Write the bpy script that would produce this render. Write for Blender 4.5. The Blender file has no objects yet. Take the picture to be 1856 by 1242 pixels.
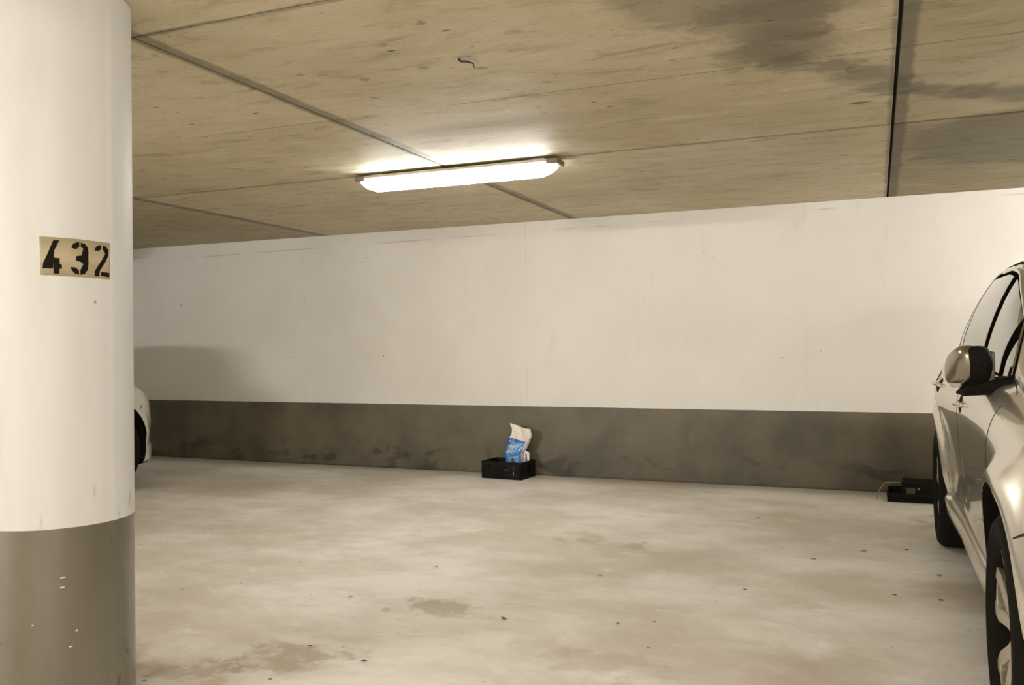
import bpy, bmesh, math, random
import numpy as np
from mathutils import Vector, Matrix

S = bpy.context.scene
C = S.collection
PI = math.pi
random.seed(7)

# ------------------------------------------------------------ camera, world, exposure
CEIL = 2.189; BAND = 0.593; WALL_Y = 7.073
cam_d = bpy.data.cameras.new('camera'); cam = bpy.data.objects.new('camera', cam_d); C.objects.link(cam)
R = ((0.92358, -0.38322, 0.01151), (0.38327, 0.92364, -0.00175), (-0.00996, 0.00603, 0.99993))
# columns of R: right, forward, up
right = Vector((R[0][0], R[1][0], R[2][0])); fwd = Vector((R[0][1], R[1][1], R[2][1])); up = Vector((R[0][2], R[1][2], R[2][2]))
M = Matrix((right, up, -fwd)).transposed().to_4x4(); M.translation = (0, 0, 1.1)
cam.matrix_world = M
cam_d.sensor_fit = 'HORIZONTAL'; cam_d.sensor_width = 36.0; cam_d.lens = 36.0 * 1593.37 / 1856
cam_d.clip_start = 0.02
S.camera = cam

w = bpy.data.worlds.new('world'); S.world = w; w.use_nodes = True
w.node_tree.nodes['Background'].inputs[0].default_value = (1.0, 0.93, 0.82, 1)
w.node_tree.nodes['Background'].inputs[1].default_value = 0.0
S.view_settings.view_transform = 'Standard'; S.view_settings.look = 'None'
S.view_settings.gamma = 1.0; S.view_settings.use_curve_mapping = False
S.view_settings.exposure = 0.58
LAMP_COL = (1.0, 0.99, 0.97)
LAMP_NEAR = 21.5      # the tube lamp in view
LAMP_AISLE = 390.0     # its fellow over the left of the aisle behind the viewpoint
LAMP_FILL = 42.0  # strength of the added fill lamp above the viewpoint
LAMP_FEW = 4.0         # the weaker tube over the white car
LAMP_BAY = 165.0      # its fellow over the bays to the right; also the added aisle fill lamps

# ------------------------------------------------------------ materials
def srgb(r, g, b):
    f = lambda v: ((v / 255 + 0.055) / 1.055) ** 2.4 if v > 10 else v / 255 / 12.92
    return (f(r), f(g), f(b), 1)

class NT:
    def __init__(s, name):
        s.m = bpy.data.materials.new(name); s.m.use_nodes = True
        s.n = s.m.node_tree.nodes; s.l = s.m.node_tree.links
        s.b = s.n['Principled BSDF']
        s.co = s.n.new('ShaderNodeTexCoord').outputs['Object']
    def lk(s, a, b):
        if hasattr(a, 'links'): s.l.new(a, b)
        else: b.default_value = a
    def mapping(s, scale=(1, 1, 1), loc=(0, 0, 0), src=None):
        n = s.n.new('ShaderNodeMapping'); n.inputs['Scale'].default_value = scale; n.inputs['Location'].default_value = loc
        s.l.new(src or s.co, n.inputs['Vector']); return n.outputs[0]
    def noise(s, scale, detail=4, rough=.6, vec=None, dist=0):
        n = s.n.new('ShaderNodeTexNoise'); n.inputs['Scale'].default_value = scale; n.inputs['Detail'].default_value = detail
        n.inputs['Roughness'].default_value = rough; n.inputs['Distortion'].default_value = dist
        s.l.new(vec or s.co, n.inputs['Vector']); return n.outputs['Fac']
    def voro(s, scale, vec=None, out='Distance'):
        n = s.n.new('ShaderNodeTexVoronoi'); n.inputs['Scale'].default_value = scale
        s.l.new(vec or s.co, n.inputs['Vector']); return n.outputs[out]
    def ramp(s, v, a, b, c0=0, c1=1):
        n = s.n.new('ShaderNodeMapRange'); n.interpolation_type = 'SMOOTHSTEP'
        n.inputs[1].default_value = a; n.inputs[2].default_value = b; n.inputs[3].default_value = c0; n.inputs[4].default_value = c1
        s.l.new(v, n.inputs[0]); return n.outputs[0]
    def math(s, op, a, b=0.0, c=None):
        n = s.n.new('ShaderNodeMath'); n.operation = op
        s.lk(a, n.inputs[0]); s.lk(b, n.inputs[1])
        if c is not None: s.lk(c, n.inputs[2])
        return n.outputs[0]
    def mix(s, f, a, b, mode='MIX'):
        n = s.n.new('ShaderNodeMix'); n.data_type = 'RGBA'; n.blend_type = mode
        s.lk(f, n.inputs[0]); s.lk(a, n.inputs[6]); s.lk(b, n.inputs[7]); return n.outputs[2]
    def xyz(s, src=None):
        n = s.n.new('ShaderNodeSeparateXYZ'); s.l.new(src or s.co, n.inputs[0]); return n.outputs
    def blob(s, c, r, amp=.0, soft=.4, warp=None, stretch=(1, 1)):
        """1 inside a soft-edged patch in the xy plane, edge broken up by noise"""
        x, y, z = s.xyz()
        dx = s.math('MULTIPLY', s.math('SUBTRACT', x, c[0]), stretch[0]); dy = s.math('MULTIPLY', s.math('SUBTRACT', y, c[1]), stretch[1])
        d = s.math('SQRT', s.math('ADD', s.math('MULTIPLY', dx, dx), s.math('MULTIPLY', dy, dy)))
        if warp is not None: d = s.math('ADD', d, s.math('MULTIPLY', s.math('SUBTRACT', warp, .5), amp))
        return s.ramp(d, r, r * (1 - soft))
    def bump(s, h, strength=.3, dist=.01):
        n = s.n.new('ShaderNodeBump'); n.inputs['Strength'].default_value = strength; n.inputs['Distance'].default_value = dist
        s.l.new(h, n.inputs['Height']); s.l.new(n.outputs[0], s.b.inputs['Normal'])
    def set(s, col=None, rough=None, metal=None, spec=None, coat=None, coat_r=None):
        if col is not None: s.lk(col, s.b.inputs['Base Color'])
        if rough is not None: s.lk(rough, s.b.inputs['Roughness'])
        if metal is not None: s.b.inputs['Metallic'].default_value = metal
        if spec is not None: s.b.inputs['Specular IOR Level'].default_value = spec
        if coat is not None: s.b.inputs['Coat Weight'].default_value = coat
        if coat_r is not None: s.b.inputs['Coat Roughness'].default_value = coat_r
        return s.m

def simple(name, col, rough=.5, metal=0, spec=.5, coat=0, coat_r=.03, vary=.06, vscale=30):
    t = NT(name)
    dark = tuple(c * (1 - vary) for c in col[:3]) + (1,); lite = tuple(min(1, c * (1 + vary)) for c in col[:3]) + (1,)
    c = t.mix(t.noise(vscale, 3), dark, lite)
    return t.set(c, rough, metal, spec, coat, coat_r)

WHITE = (.76, .725, .665, 1); WHITE_D = (.62, .57, .48, 1)
GREY = (.140, .118, .076, 1)

def wall_material(name, axis='x'):
    t = NT(name); x, y, z = t.xyz(); h = x if axis == 'x' else y
    big = t.noise(.9, 4, .55); fine = t.noise(9, 6, .65, t.mapping((1, 1, .35)))
    white = t.mix(t.ramp(big, .35, .7), WHITE, (.70, .66, .595, 1))
    white = t.mix(t.ramp(fine, .55, .8, 0, .35), white, WHITE_D)
    # cast-in joints of the shuttering
    for hx in ((-.50, -2.80, -5.10) if axis == 'x' else ()):
        d = t.math('ABSOLUTE', t.math('SUBTRACT', h, hx)); white = t.mix(t.math('MULTIPLY', t.ramp(d, .006, .002), t.ramp(fine, .42, .62, 0, .22)), white, (.45, .39, .30, 1))
    dz = t.math('ABSOLUTE', t.math('SUBTRACT', z, t.math('ADD', 2.135, t.math('MULTIPLY', x, .012))))
    white = t.mix(t.math('MULTIPLY', t.ramp(dz, .008, .002), t.ramp(t.noise(1.7, 2), .45, .6, 0, .6)), white, (.45, .39, .30, 1))
    # pores
    v = t.voro(5.5, t.mapping((1, 1, 1), (.3, 0, .2))); pick = t.noise(3.1, 0)
    white = t.mix(t.math('MULTIPLY', t.ramp(v, .045, .02), t.ramp(pick, .5, .56)), white, (.22, .17, .10, 1))
    v = t.voro(13); white = t.mix(t.math('MULTIPLY', t.ramp(v, .07, .03), t.ramp(t.noise(2.3, 1), .58, .64, 0, .8)), white, (.33, .27, .17, 1))
    grey = t.mix(t.ramp(t.noise(2.2, 5, .6), .35, .7), GREY, (.088, .076, .052, 1))
    grey = t.mix(t.ramp(fine, .6, .8, 0, .35), grey, (.19, .165, .12, 1))
    # scuffs low on the painted band
    sc = t.noise(3.3, 5, .6, t.mapping((1, 1, 2)), .4)
    low = t.math('MULTIPLY', t.ramp(sc, .52, .68), t.ramp(z, .30, .12))
    grey = t.mix(t.math('MULTIPLY', low, .75), grey, (.03, .026, .018, 1))
    grey = t.mix(t.math('MULTIPLY', t.ramp(t.noise(28, 3), .66, .74), .3), grey, (.25, .22, .16, 1))
    edge = t.math('ADD', BAND, t.math('MULTIPLY', t.math('SUBTRACT', t.noise(14, 3), .5), .004))
    up_ = t.math('GREATER_THAN', z, edge)
    c = t.mix(up_, grey, white)
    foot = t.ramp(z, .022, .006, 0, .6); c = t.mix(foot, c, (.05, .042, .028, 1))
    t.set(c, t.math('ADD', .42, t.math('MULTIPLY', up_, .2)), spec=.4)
    t.bump(t.math('ADD', t.math('MULTIPLY', fine, .5), t.noise(60, 3)), .12, .004)
    return t.m

def floor_material():
    t = NT('smooth_concrete_floor'); x, y, z = t.xyz()
    a = t.noise(.8, 6, .62, t.mapping((1, 1.25, 1))); b = t.noise(3.2, 6, .66, t.mapping((1, 1.6, 1)), .6); c = t.noise(22, 4, .7)
    col = t.mix(t.ramp(a, .36, .64), (.43, .365, .26, 1), (.60, .535, .425, 1))
    col = t.mix(t.ramp(b, .50, .72, 0, .4), col, (.40, .345, .25, 1))
    col = t.mix(t.ramp(b, .42, .26, 0, .55), col, (.68, .62, .51, 1))
    col = t.mix(t.ramp(c, .58, .78, 0, .3), col, (.33, .28, .19, 1))
    warp = t.noise(5.5, 5, .65)
    for cx, cy, r, k in ((-1.71, 3.30, .17, .55), (-1.95, 2.62, .22, .6), (-2.15, 2.35, .12, .5), (-1.55, 4.80, .18, .35), (-3.9, 6.3, .7, .35), (-.15, 3.1, .35, .3), (-1.3, 4.75, .12, .4),
                         (.38, 5.95, .25, .6), (.45, 4.3, .40, .5), (-2.52, 2.35, .25, .6), (-.9, 2.9, .2, .3), (-4.9, 6.0, .8, .35)):
        col = t.mix(t.math('MULTIPLY', t.blob((cx, cy), r, .95 if r < .4 else .5, .8, warp), k), col, (.25, .19, .095, 1))
    d = t.math('SUBTRACT', WALL_Y, y)   # dirt that gathers along the wall
    col = t.mix(t.math('MULTIPLY', t.ramp(t.math('ADD', d, t.math('MULTIPLY', t.math('SUBTRACT', b, .5), .5)), .38, .02), .55), col, (.24, .19, .11, 1))
    # specks of grit
    v = t.voro(6.5); col = t.mix(t.math('MULTIPLY', t.ramp(v, .055, .03), t.ramp(t.noise(4.3, 0), .5, .55)), col, (.09, .07, .04, 1))
    v = t.voro(21); col = t.mix(t.math('MULTIPLY', t.ramp(v, .10, .05), t.ramp(t.noise(7, 0), .6, .64, 0, .8)), col, (.12, .09, .05, 1))
    col = t.mix(1.0, col, (1.60, 1.73, 2.08, 1), 'MULTIPLY')
    t.set(col, t.ramp(b, .3, .7, .42, .6), spec=.35)
    t.bump(t.math('ADD', b, t.math('MULTIPLY', c, .25)), .10, .006)
    return t.m

def ceiling_material():
    t = NT('cast_concrete_ceiling'); x, y, z = t.xyz()
    st = t.noise(3.2, 7, .72, t.mapping((1, 3.2, 1)), .7); a = t.noise(1.1, 5, .6); f = t.noise(26, 5, .7, t.mapping((1, 3.2, 1)))
    col = t.mix(t.ramp(a, .34, .68), (.36, .282, .155, 1), (.43, .345, .21, 1))
    col = t.mix(t.ramp(st, .50, .70, 0, .62), col, (.21, .158, .078, 1))
    col = t.mix(t.ramp(st, .45, .28, 0, .55), col, (.50, .42, .28, 1))
    col = t.mix(t.ramp(f, .54, .74, 0, .6), col, (.165, .125, .06, 1))
    warp = t.noise(3.8, 7, .7, None, .6)
    small = t.noise(24, 5, .7, None, .8)
    # old damp patch and its tide line running over the joint
    for cx, cy, r, k in ((-.50, 2.72, .36, .62), (-.22, 2.60, .32, .6), (-.34, 3.08, .27, .6), (-.42, 3.40, .18, .4)):
        col = t.mix(t.math('MULTIPLY', t.blob((cx, cy), r, .45, .35, warp), k), col, (.165, .13, .075, 1))
    pts = ((-.22, 2.70), (-.26, 3.15), (-.38, 3.52), (-.22, 3.62), (-.07, 3.72), (.0, 3.95), (.12, 4.15), (.3, 4.22), (.48, 4.34), (.75, 4.45), (1.2, 4.5), (2.4, 4.6))
    for (x0, y0), (x1, y1) in zip(pts, pts[1:]):
        mx, my = (x0 + x1) / 2, (y0 + y1) / 2; L = math.hypot(x1 - x0, y1 - y0)
        col = t.mix(t.math('MULTIPLY', t.blob((mx, my), L * .75, .35, .7, warp), .62), col, (.09, .072, .045, 1))
    col = t.mix(t.math('MULTIPLY', t.blob((1.25, 5.35), 1.22, .5, .2, warp, (1, 1.35)), .6), col, (.13, .11, .072, 1))
    col = t.mix(t.math('MULTIPLY', t.blob((-.06, 4.27), .07, .12, .6, warp, (1, 2)), .8), col, (.03, .025, .02, 1))
    for cx, cy, r in ((-1.61, 3.02, .05), (-1.41, 3.12, .05), (-1.40, 2.97, .035), (-1.63, 2.74, .06), (-1.9, 3.05, .05), (-2.1, 2.9, .045), (-2.0, 3.3, .05), (-1.4, 2.6, .04)):
        col = t.mix(t.math('MULTIPLY', t.blob((cx, cy), r * .45, .11, .5, small), .55), col, (.12, .09, .045, 1))
    col = t.mix(t.math('MULTIPLY', t.blob((-1.75, 3.95), .42, .7, .7, st, (.6, 2.2)), .5), col, (.20, .15, .08, 1))
    # pockmarks drawn out along the shuttering boards
    v = t.voro(4.2, t.mapping((1, 2.6, 1))); col = t.mix(t.math('MULTIPLY', t.ramp(v, .11, .04), t.ramp(t.noise(2.6, 2), .46, .56, 0, .9)), col, (.07, .052, .03, 1))
    v = t.voro(9.5, t.mapping((1, 2.8, 1), (.4, .1, 0))); col = t.mix(t.math('MULTIPLY', t.ramp(v, .13, .05), t.ramp(t.noise(1.8, 2), .48, .58, 0, .8)), col, (.10, .075, .04, 1))
    # grime along the joints between slabs, and the faint board joints halfway
    jn = t.math('MULTIPLY', t.math('SUBTRACT', warp, .5), .05)
    for jx in (-7.381, -4.881, -2.381, .085, 2.55):
        d = t.math('ABSOLUTE', t.math('ADD', t.math('SUBTRACT', x, jx + .02), jn)); col = t.mix(t.ramp(d, .055, .030, 0, .62), col, (.09, .072, .045, 1))
    for jy in (-.12, 2.316, 4.753):
        d = t.math('ABSOLUTE', t.math('ADD', t.math('SUBTRACT', y, jy), jn)); col = t.mix(t.ramp(d, .026, .006, 0, .5), col, (.09, .072, .045, 1))
    for jy in (1.10, 3.534, 6.022):
        d = t.math('ABSOLUTE', t.math('SUBTRACT', y, jy)); col = t.mix(t.math('MULTIPLY', t.ramp(d, .006, .002), t.ramp(t.noise(1.9, 2), .42, .55, 0, .75)), col, (.10, .08, .045, 1))
    col = t.mix(1.0, col, (1.52, 1.66, 1.92, 1), 'MULTIPLY')
    for cx, cy, r in ((-.02, 3.27, .035), (.06, 3.20, .02), (.17, 3.5, .018), (-1.22, 4.95, .02)):   # pale chipped flakes
        col = t.mix(t.math('MULTIPLY', t.blob((cx, cy), r, .06, .5, small, (.6, 4)), .8), col, (.75, .70, .60, 1))
    # slabs to the right and at the far left multiplied darker
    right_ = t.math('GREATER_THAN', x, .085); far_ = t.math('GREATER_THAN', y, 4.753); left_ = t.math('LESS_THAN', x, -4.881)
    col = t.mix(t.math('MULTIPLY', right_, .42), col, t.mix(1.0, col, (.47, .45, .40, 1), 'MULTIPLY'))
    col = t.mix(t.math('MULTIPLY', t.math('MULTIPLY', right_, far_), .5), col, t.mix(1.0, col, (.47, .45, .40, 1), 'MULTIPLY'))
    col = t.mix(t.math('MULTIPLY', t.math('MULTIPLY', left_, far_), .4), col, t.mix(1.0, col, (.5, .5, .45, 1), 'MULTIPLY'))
    t.set(col, t.ramp(st, .3, .7, .55, .7), spec=.3)
    t.bump(t.math('ADD', st, t.math('MULTIPLY', f, .4)), .16, .006)
    return t.m

def column_white():
    t = NT('cream_wall_paint_on_column'); x, y, z = t.xyz()
    f = t.noise(7, 5, .6, t.mapping((1, 1, .25))); c = t.mix(t.ramp(f, .4, .75, 0, .5), WHITE, (.67, .625, .54, 1))
    v = t.voro(9, t.mapping((1, 1, 1), (0, .3, .1))); c = t.mix(t.math('MULTIPLY', t.ramp(v, .075, .03), t.ramp(t.noise(5, 0), .5, .55)), c, (.20, .14, .07, 1))
    low = t.ramp(z, .80, .60); c = t.mix(t.math('MULTIPLY', t.math('MULTIPLY', low, t.ramp(t.noise(16, 4, .6, t.mapping((1, 1, .5))), .58, .70)), .6), c, (.30, .25, .16, 1))
    c = t.mix(1.0, c, (.78, .795, .82, 1), 'MULTIPLY')
    t.set(c, .5, spec=.4); t.bump(f, .12, .005); return t.m

def column_grey():
    t = NT('grey_gloss_paint_on_column')
    f = t.noise(6, 5, .6, t.mapping((1, 1, .4))); c = t.mix(f, (.10, .086, .058, 1), (.15, .13, .09, 1))
    v = t.voro(16, t.mapping((1, 1, 2.2))); c = t.mix(t.math('MULTIPLY', t.ramp(v, .10, .05), t.ramp(t.noise(7, 0), .56, .6)), c, (.6, .54, .42, 1))
    sc = t.noise(9, 4, .6, t.mapping((1, 1, .6)), .5); c = t.mix(t.ramp(sc, .66, .74, 0, .7), c, (.03, .026, .02, 1))
    t.set(c, .24, spec=.8); t.bump(f, .08, .004); return t.m

def emit(name, strength):
    t = NT(name); t.set((.8, .78, .72, 1), .4)
    t.lk(LAMP_COL + (1,), t.b.inputs['Emission Color']); t.b.inputs['Emission Strength'].default_value = strength
    return t.m

def paint(name, col, metal, rough, flake=True):
    t = NT(name)
    n = t.noise(900, 1); c = t.mix(n, tuple(v * .92 for v in col[:3]) + (1,), tuple(min(1, v * 1.06) for v in col[:3]) + (1,))
    return t.set(c, rough, metal, .5, 1.0, .03)

MAT = {
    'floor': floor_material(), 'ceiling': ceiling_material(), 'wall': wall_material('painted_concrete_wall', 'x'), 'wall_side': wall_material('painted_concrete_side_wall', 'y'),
    'col_white': column_white(), 'col_grey': column_grey(),
    'joint': simple('dark_joint_void', (.045, .036, .022, 1), .9),
    'panel': simple('ochre_paint_panel', (.40, .325, .20, 1), .55, vary=.12, vscale=26),
    'stencil': simple('black_stencil_paint', (.012, .010, .007, 1), .9, spec=.05),
    'housing': simple('lamp_housing_enamel', (.35, .31, .25, 1), .4),
    'bracket': simple('brown_lamp_clip', (.16, .125, .075, 1), .45),
    'diff_near': emit('lit_diffuser_near', LAMP_NEAR), 'diff_bay': emit('lit_diffuser_bay', LAMP_BAY), 'diff_fill': emit('lit_diffuser_fill', LAMP_FILL), 'diff_few': emit('lit_diffuser_weak', LAMP_FEW), 'diff_aisle': emit('lit_diffuser_aisle', LAMP_AISLE),
    'silver': paint('champagne_silver_car_paint', (.86, .80, .69, 1), .75, .27), 'white_car': paint('white_car_paint', (.74, .69, .60, 1), 0.0, .4),
    'chrome': simple('satin_silver_cap', (.42, .38, .30, 1), .27, 1.0, vary=.02),
    'alloy': simple('silver_alloy', (.62, .57, .47, 1), .28, .85, vary=.03),
    'brake': simple('dark_brake_steel', (.009, .0075, .005, 1), .8, 0, .1),
    'rubber': simple('tyre_rubber', (.009, .008, .0055, 1), .8, spec=.12),
    'black': simple('black_trim_plastic', (.008, .007, .005, 1), .7, spec=.1),
    'gloss_black': simple('black_window_trim', (.008, .007, .005, 1), .85, spec=.0),
    'seam': simple('shadow_gap_seal', (.05, .042, .03, 1), .8, spec=.1),
    'glass': simple('tinted_car_glass', (.08, .076, .066, 1), .02, spec=1.0, coat=1),
    'lens': simple('clear_lens', (.55, .52, .46, 1), .08, .3), 'amber': simple('amber_lens', (.5, .32, .12, 1), .1),
    'red_lens': simple('red_lens', (.25, .01, .01, 1), .1),
    'crate': simple('black_crate_plastic', (.010, .009, .006, 1), .6, spec=.15),
    'bag_white': simple('white_bag_paper', (.80, .74, .64, 1), .5, vary=.08),
    'bag_blue': simple('mid_blue_print', (.065, .29, .66, 1), .4, vary=.1), 'bag_navy': simple('deep_blue_print', (.035, .115, .37, 1), .4, vary=.1),
    'bag_beige': simple('beige_print', (.36, .29, .17, 1), .5, vary=.4, vscale=90), 'bag_brown': simple('brown_print', (.12, .09, .05, 1), .5, vary=.4, vscale=90),
    'leaf': simple('dry_leaf', (.10, .075, .035, 1), .8, vary=.4), 'wire': simple('black_wire', (.01, .009, .007, 1), .6),
    'crumb': simple('white_plaster_crumb', (.7, .64, .52, 1), .7),
}

# ------------------------------------------------------------ helpers
def tag(o, label=None, cat=None, group=None, kind=None):
    if label: o['label'] = label
    if cat: o['category'] = cat
    if group: o['group'] = group
    if kind: o['kind'] = kind
    return o
def thing(name, label, cat, loc=(0, 0, 0), rotz=0, group=None):
    o = bpy.data.objects.new(name, None); C.objects.link(o); o.location = loc; o.rotation_euler = (0, 0, rotz); o.empty_display_size = .1
    return tag(o, label, cat, group)
def mesh_obj(name, verts, faces, mat, parent=None, smooth=False, auto=None):
    me = bpy.data.meshes.new(name); me.from_pydata([tuple(map(float, v)) for v in verts], [], faces); me.validate(); me.update()
    bm = bmesh.new(); bm.from_mesh(me); bmesh.ops.recalc_face_normals(bm, faces=bm.faces); bm.to_mesh(me); bm.free()
    for m in (mat if isinstance(mat, (list, tuple)) else [mat]): me.materials.append(m)
    if smooth or auto:
        me.polygons.foreach_set('use_smooth', [True] * len(me.polygons))
        if auto: me.set_sharp_from_angle(angle=math.radians(auto))
    o = bpy.data.objects.new(name, me); C.objects.link(o); o.parent = parent
    return o
class MB:
    """collects simple solids into one mesh"""
    def __init__(s): s.v = []; s.f = []
    def add(s, v, f):
        k = len(s.v); s.v += [tuple(p) for p in v]; s.f += [tuple(i + k for i in q) for q in f]; return s
    def box(s, a, b, rot=None, piv=None):
        x0, y0, z0 = a; x1, y1, z1 = b
        v = [Vector(p) for p in ((x0, y0, z0), (x1, y0, z0), (x1, y1, z0), (x0, y1, z0), (x0, y0, z1), (x1, y0, z1), (x1, y1, z1), (x0, y1, z1))]
        if rot is not None:
            pv = Vector(piv or (0, 0, 0)); v = [rot @ (p - pv) + pv for p in v]
        return s.add(v, [(0, 3, 2, 1), (4, 5, 6, 7), (0, 1, 5, 4), (1, 2, 6, 5), (2, 3, 7, 6), (3, 0, 4, 7)])
    def tube(s, pts, r, n=8, closed=False):
        pts = [Vector(p) for p in pts]; rs = r if isinstance(r, (list, tuple)) else [r] * len(pts)
        base = len(s.v); prev = None; m = len(pts)
        for i, p in enumerate(pts):
            a = pts[(i - 1) % m] if (i > 0 or closed) else p; b = pts[(i + 1) % m] if (i < m - 1 or closed) else p
            d = (b - a).normalized(); q = prev if prev is not None else (Vector((0, 0, 1)) if abs(d.z) < .9 else Vector((1, 0, 0)))
            u = (q - d * q.dot(d)).normalized(); prev = u; v = d.cross(u)
            for k in range(n):
                t = 2 * PI * k / n; s.v.append(tuple(p + (u * math.cos(t) + v * math.sin(t)) * rs[i]))
        for i in range(m if closed else m - 1):
            for k in range(n):
                a = base + i * n + k; b = base + i * n + (k + 1) % n; c = base + ((i + 1) % m) * n + (k + 1) % n; d = base + ((i + 1) % m) * n + k
                s.f.append((a, b, c, d))
        if not closed: s.f.append(tuple(base + k for k in range(n))[::-1]); s.f.append(tuple(base + (m - 1) * n + k for k in range(n)))
        return s
    def lathe_x(s, prof, c, n=48, close=True):
        """revolve (x, r) profile round the x axis through c"""
        base = len(s.v); m = len(prof)
        for x, r in prof:
            for k in range(n):
                t = 2 * PI * k / n; s.v.append((c[0] + x, c[1] + r * math.cos(t), c[2] + r * math.sin(t)))
        for i in range(m - 1 + (1 if close else 0)):
            for k in range(n):
                j = (i + 1) % m
                s.f.append((base + i * n + k, base + i * n + (k + 1) % n, base + j * n + (k + 1) % n, base + j * n + k))
        return s
    def disc_x(s, x, r, c, n=48):
        base = len(s.v)
        for k in range(n):
            t = 2 * PI * k / n; s.v.append((c[0] + x, c[1] + r * math.cos(t), c[2] + r * math.sin(t)))
        s.f.append(tuple(range(base, base + n))); return s
    def prism(s, poly, fn0, fn1):
        """closed prism between two images of a 2D polygon"""
        k = len(s.v); n = len(poly)
        s.v += [tuple(fn0(*p)) for p in poly] + [tuple(fn1(*p)) for p in poly]
        s.f.append(tuple(range(k, k + n))[::-1]); s.f.append(tuple(range(k + n, k + 2 * n)))
        for i in range(n): j = (i + 1) % n; s.f.append((k + i, k + j, k + n + j, k + n + i))
        return s
    def build(s, name, mat, parent=None, smooth=False, auto=None, bevel=0, seg=2):
        o = mesh_obj(name, s.v, s.f, mat, parent, smooth, auto)
        if bevel:
            b = o.modifiers.new('bevel', 'BEVEL'); b.width = bevel; b.segments = seg; b.limit_method = 'ANGLE'; b.angle_limit = math.radians(40)
        return o
def catmull(pts, n):
    pts = [np.array(p, float) for p in pts]; P = [2 * pts[0] - pts[1]] + pts + [2 * pts[-1] - pts[-2]]; out = []
    for i in range(1, len(P) - 2):
        for k in range(n):
            t = k / n; a, b, c, d = P[i - 1:i + 3]
            out.append(.5 * ((2 * b) + (c - a) * t + (2 * a - 5 * b + 4 * c - d) * t * t + (3 * b - a - 3 * c + d) * t ** 3))
    out.append(pts[-1]); return out
def pchip(xs, ys):
    """smooth monotone interpolation"""
    xs = np.array(xs, float); ys = np.array(ys, float); h = np.diff(xs); dl = np.diff(ys) / h
    m = np.zeros(len(xs)); m[0] = dl[0]; m[-1] = dl[-1]
    for i in range(1, len(xs) - 1):
        if dl[i - 1] * dl[i] > 0:
            w1 = 2 * h[i] + h[i - 1]; w2 = h[i] + 2 * h[i - 1]; m[i] = (w1 + w2) / (w1 / dl[i - 1] + w2 / dl[i])
    def f(x):
        x = min(max(x, xs[0]), xs[-1]); i = int(min(np.searchsorted(xs, x, 'right') - 1, len(xs) - 2)); t = (x - xs[i]) / h[i]
        return float((2 * t**3 - 3 * t**2 + 1) * ys[i] + (t**3 - 2 * t**2 + t) * h[i] * m[i] + (-2 * t**3 + 3 * t**2) * ys[i + 1] + (t**3 - t**2) * h[i] * m[i + 1])
    return f

# ------------------------------------------------------------ the garage itself
X0, X1, Y0 = -12.2, 6.4, -9.0
def struct(name, mb, mat, **k): return tag(mb.build(name, mat, **k), kind='structure')
struct('floor', MB().box((X0 - .2, Y0 - .2, -.2), (X1 + .2, WALL_Y + .2, 0)), MAT['floor'])
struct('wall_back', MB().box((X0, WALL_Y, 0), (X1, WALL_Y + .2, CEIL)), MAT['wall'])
struct('wall_left', MB().box((X0 - .2, Y0, 0), (X0, WALL_Y, CEIL)), MAT['wall_side'])
struct('wall_right', MB().box((X1, Y0, 0), (X1 + .2, WALL_Y, CEIL)), MAT['wall_side'])
struct('wall_front', MB().box((X0, Y0 - .2, 0), (X1, Y0, CEIL)), MAT['wall'])
# ceiling of cast slabs with open joints between them
jx = [X0 - .2, -9.86, -7.381, -4.881, -2.381, .085, 2.55, 5.02, X1 + .2]; jy = [Y0 - .2, -7.43, -4.99, -2.556, -.12, 2.316, 4.753, WALL_Y + .2]
cb = MB(); g = .0065
rg = random.Random(3)
for i in range(len(jx) - 1):
    for j in range(len(jy) - 1):
        gx0 = g if jx[i] != .085 else .0075
        dz = rg.uniform(0, .003)
        cb.box((jx[i] + gx0, jy[j] + g, CEIL + dz), (jx[i + 1] - g, jy[j + 1] - g, CEIL + .06))
nb = len(cb.f); cb.box((X0 - .2, Y0 - .2, CEIL + .035), (X1 + .2, WALL_Y + .2, CEIL + .25))
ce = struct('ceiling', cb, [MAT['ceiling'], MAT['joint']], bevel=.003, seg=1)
for p in ce.data.polygons:
    if p.center.z > CEIL + .034: p.material_index = 1   # the mortar-dark bottom of the open joints

# ------------------------------------------------------------ column with its number
CX, CY, CR = -2.350, 1.972, .223
col = thing('concrete_column', 'round concrete column, cream above and grey below, stencilled 432', 'column', (CX, CY, 0))
def ring_mesh(name, z0, z1, mat, nz):
    v, f, n = [], [], 144
    for j in range(nz + 1):
        z = z0 + (z1 - z0) * j / nz
        for k in range(n):
            a = 2 * PI * k / n; deg = (math.degrees(a) + 180) % 360 - 180
            r = CR + .0022 * math.exp(-((deg - 4) / 1.6) ** 2) - .0012 * math.exp(-((deg + 1) / 3) ** 2)
            v.append((r * math.cos(a), r * math.sin(a), z))
    for j in range(nz):
        for k in range(n): f.append((j * n + k, j * n + (k + 1) % n, (j + 1) * n + (k + 1) % n, (j + 1) * n + k))
    f.append(tuple(range(n))[::-1]); f.append(tuple(range(nz * n, nz * n + n)))
    return mesh_obj(name, v, f, mat, col, auto=50)
ring_mesh('shaft', BAND, CEIL - .001, MAT['col_white'], 24)
ring_mesh('painted_base', 0.0, BAND, MAT['col_grey'], 10)
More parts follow.
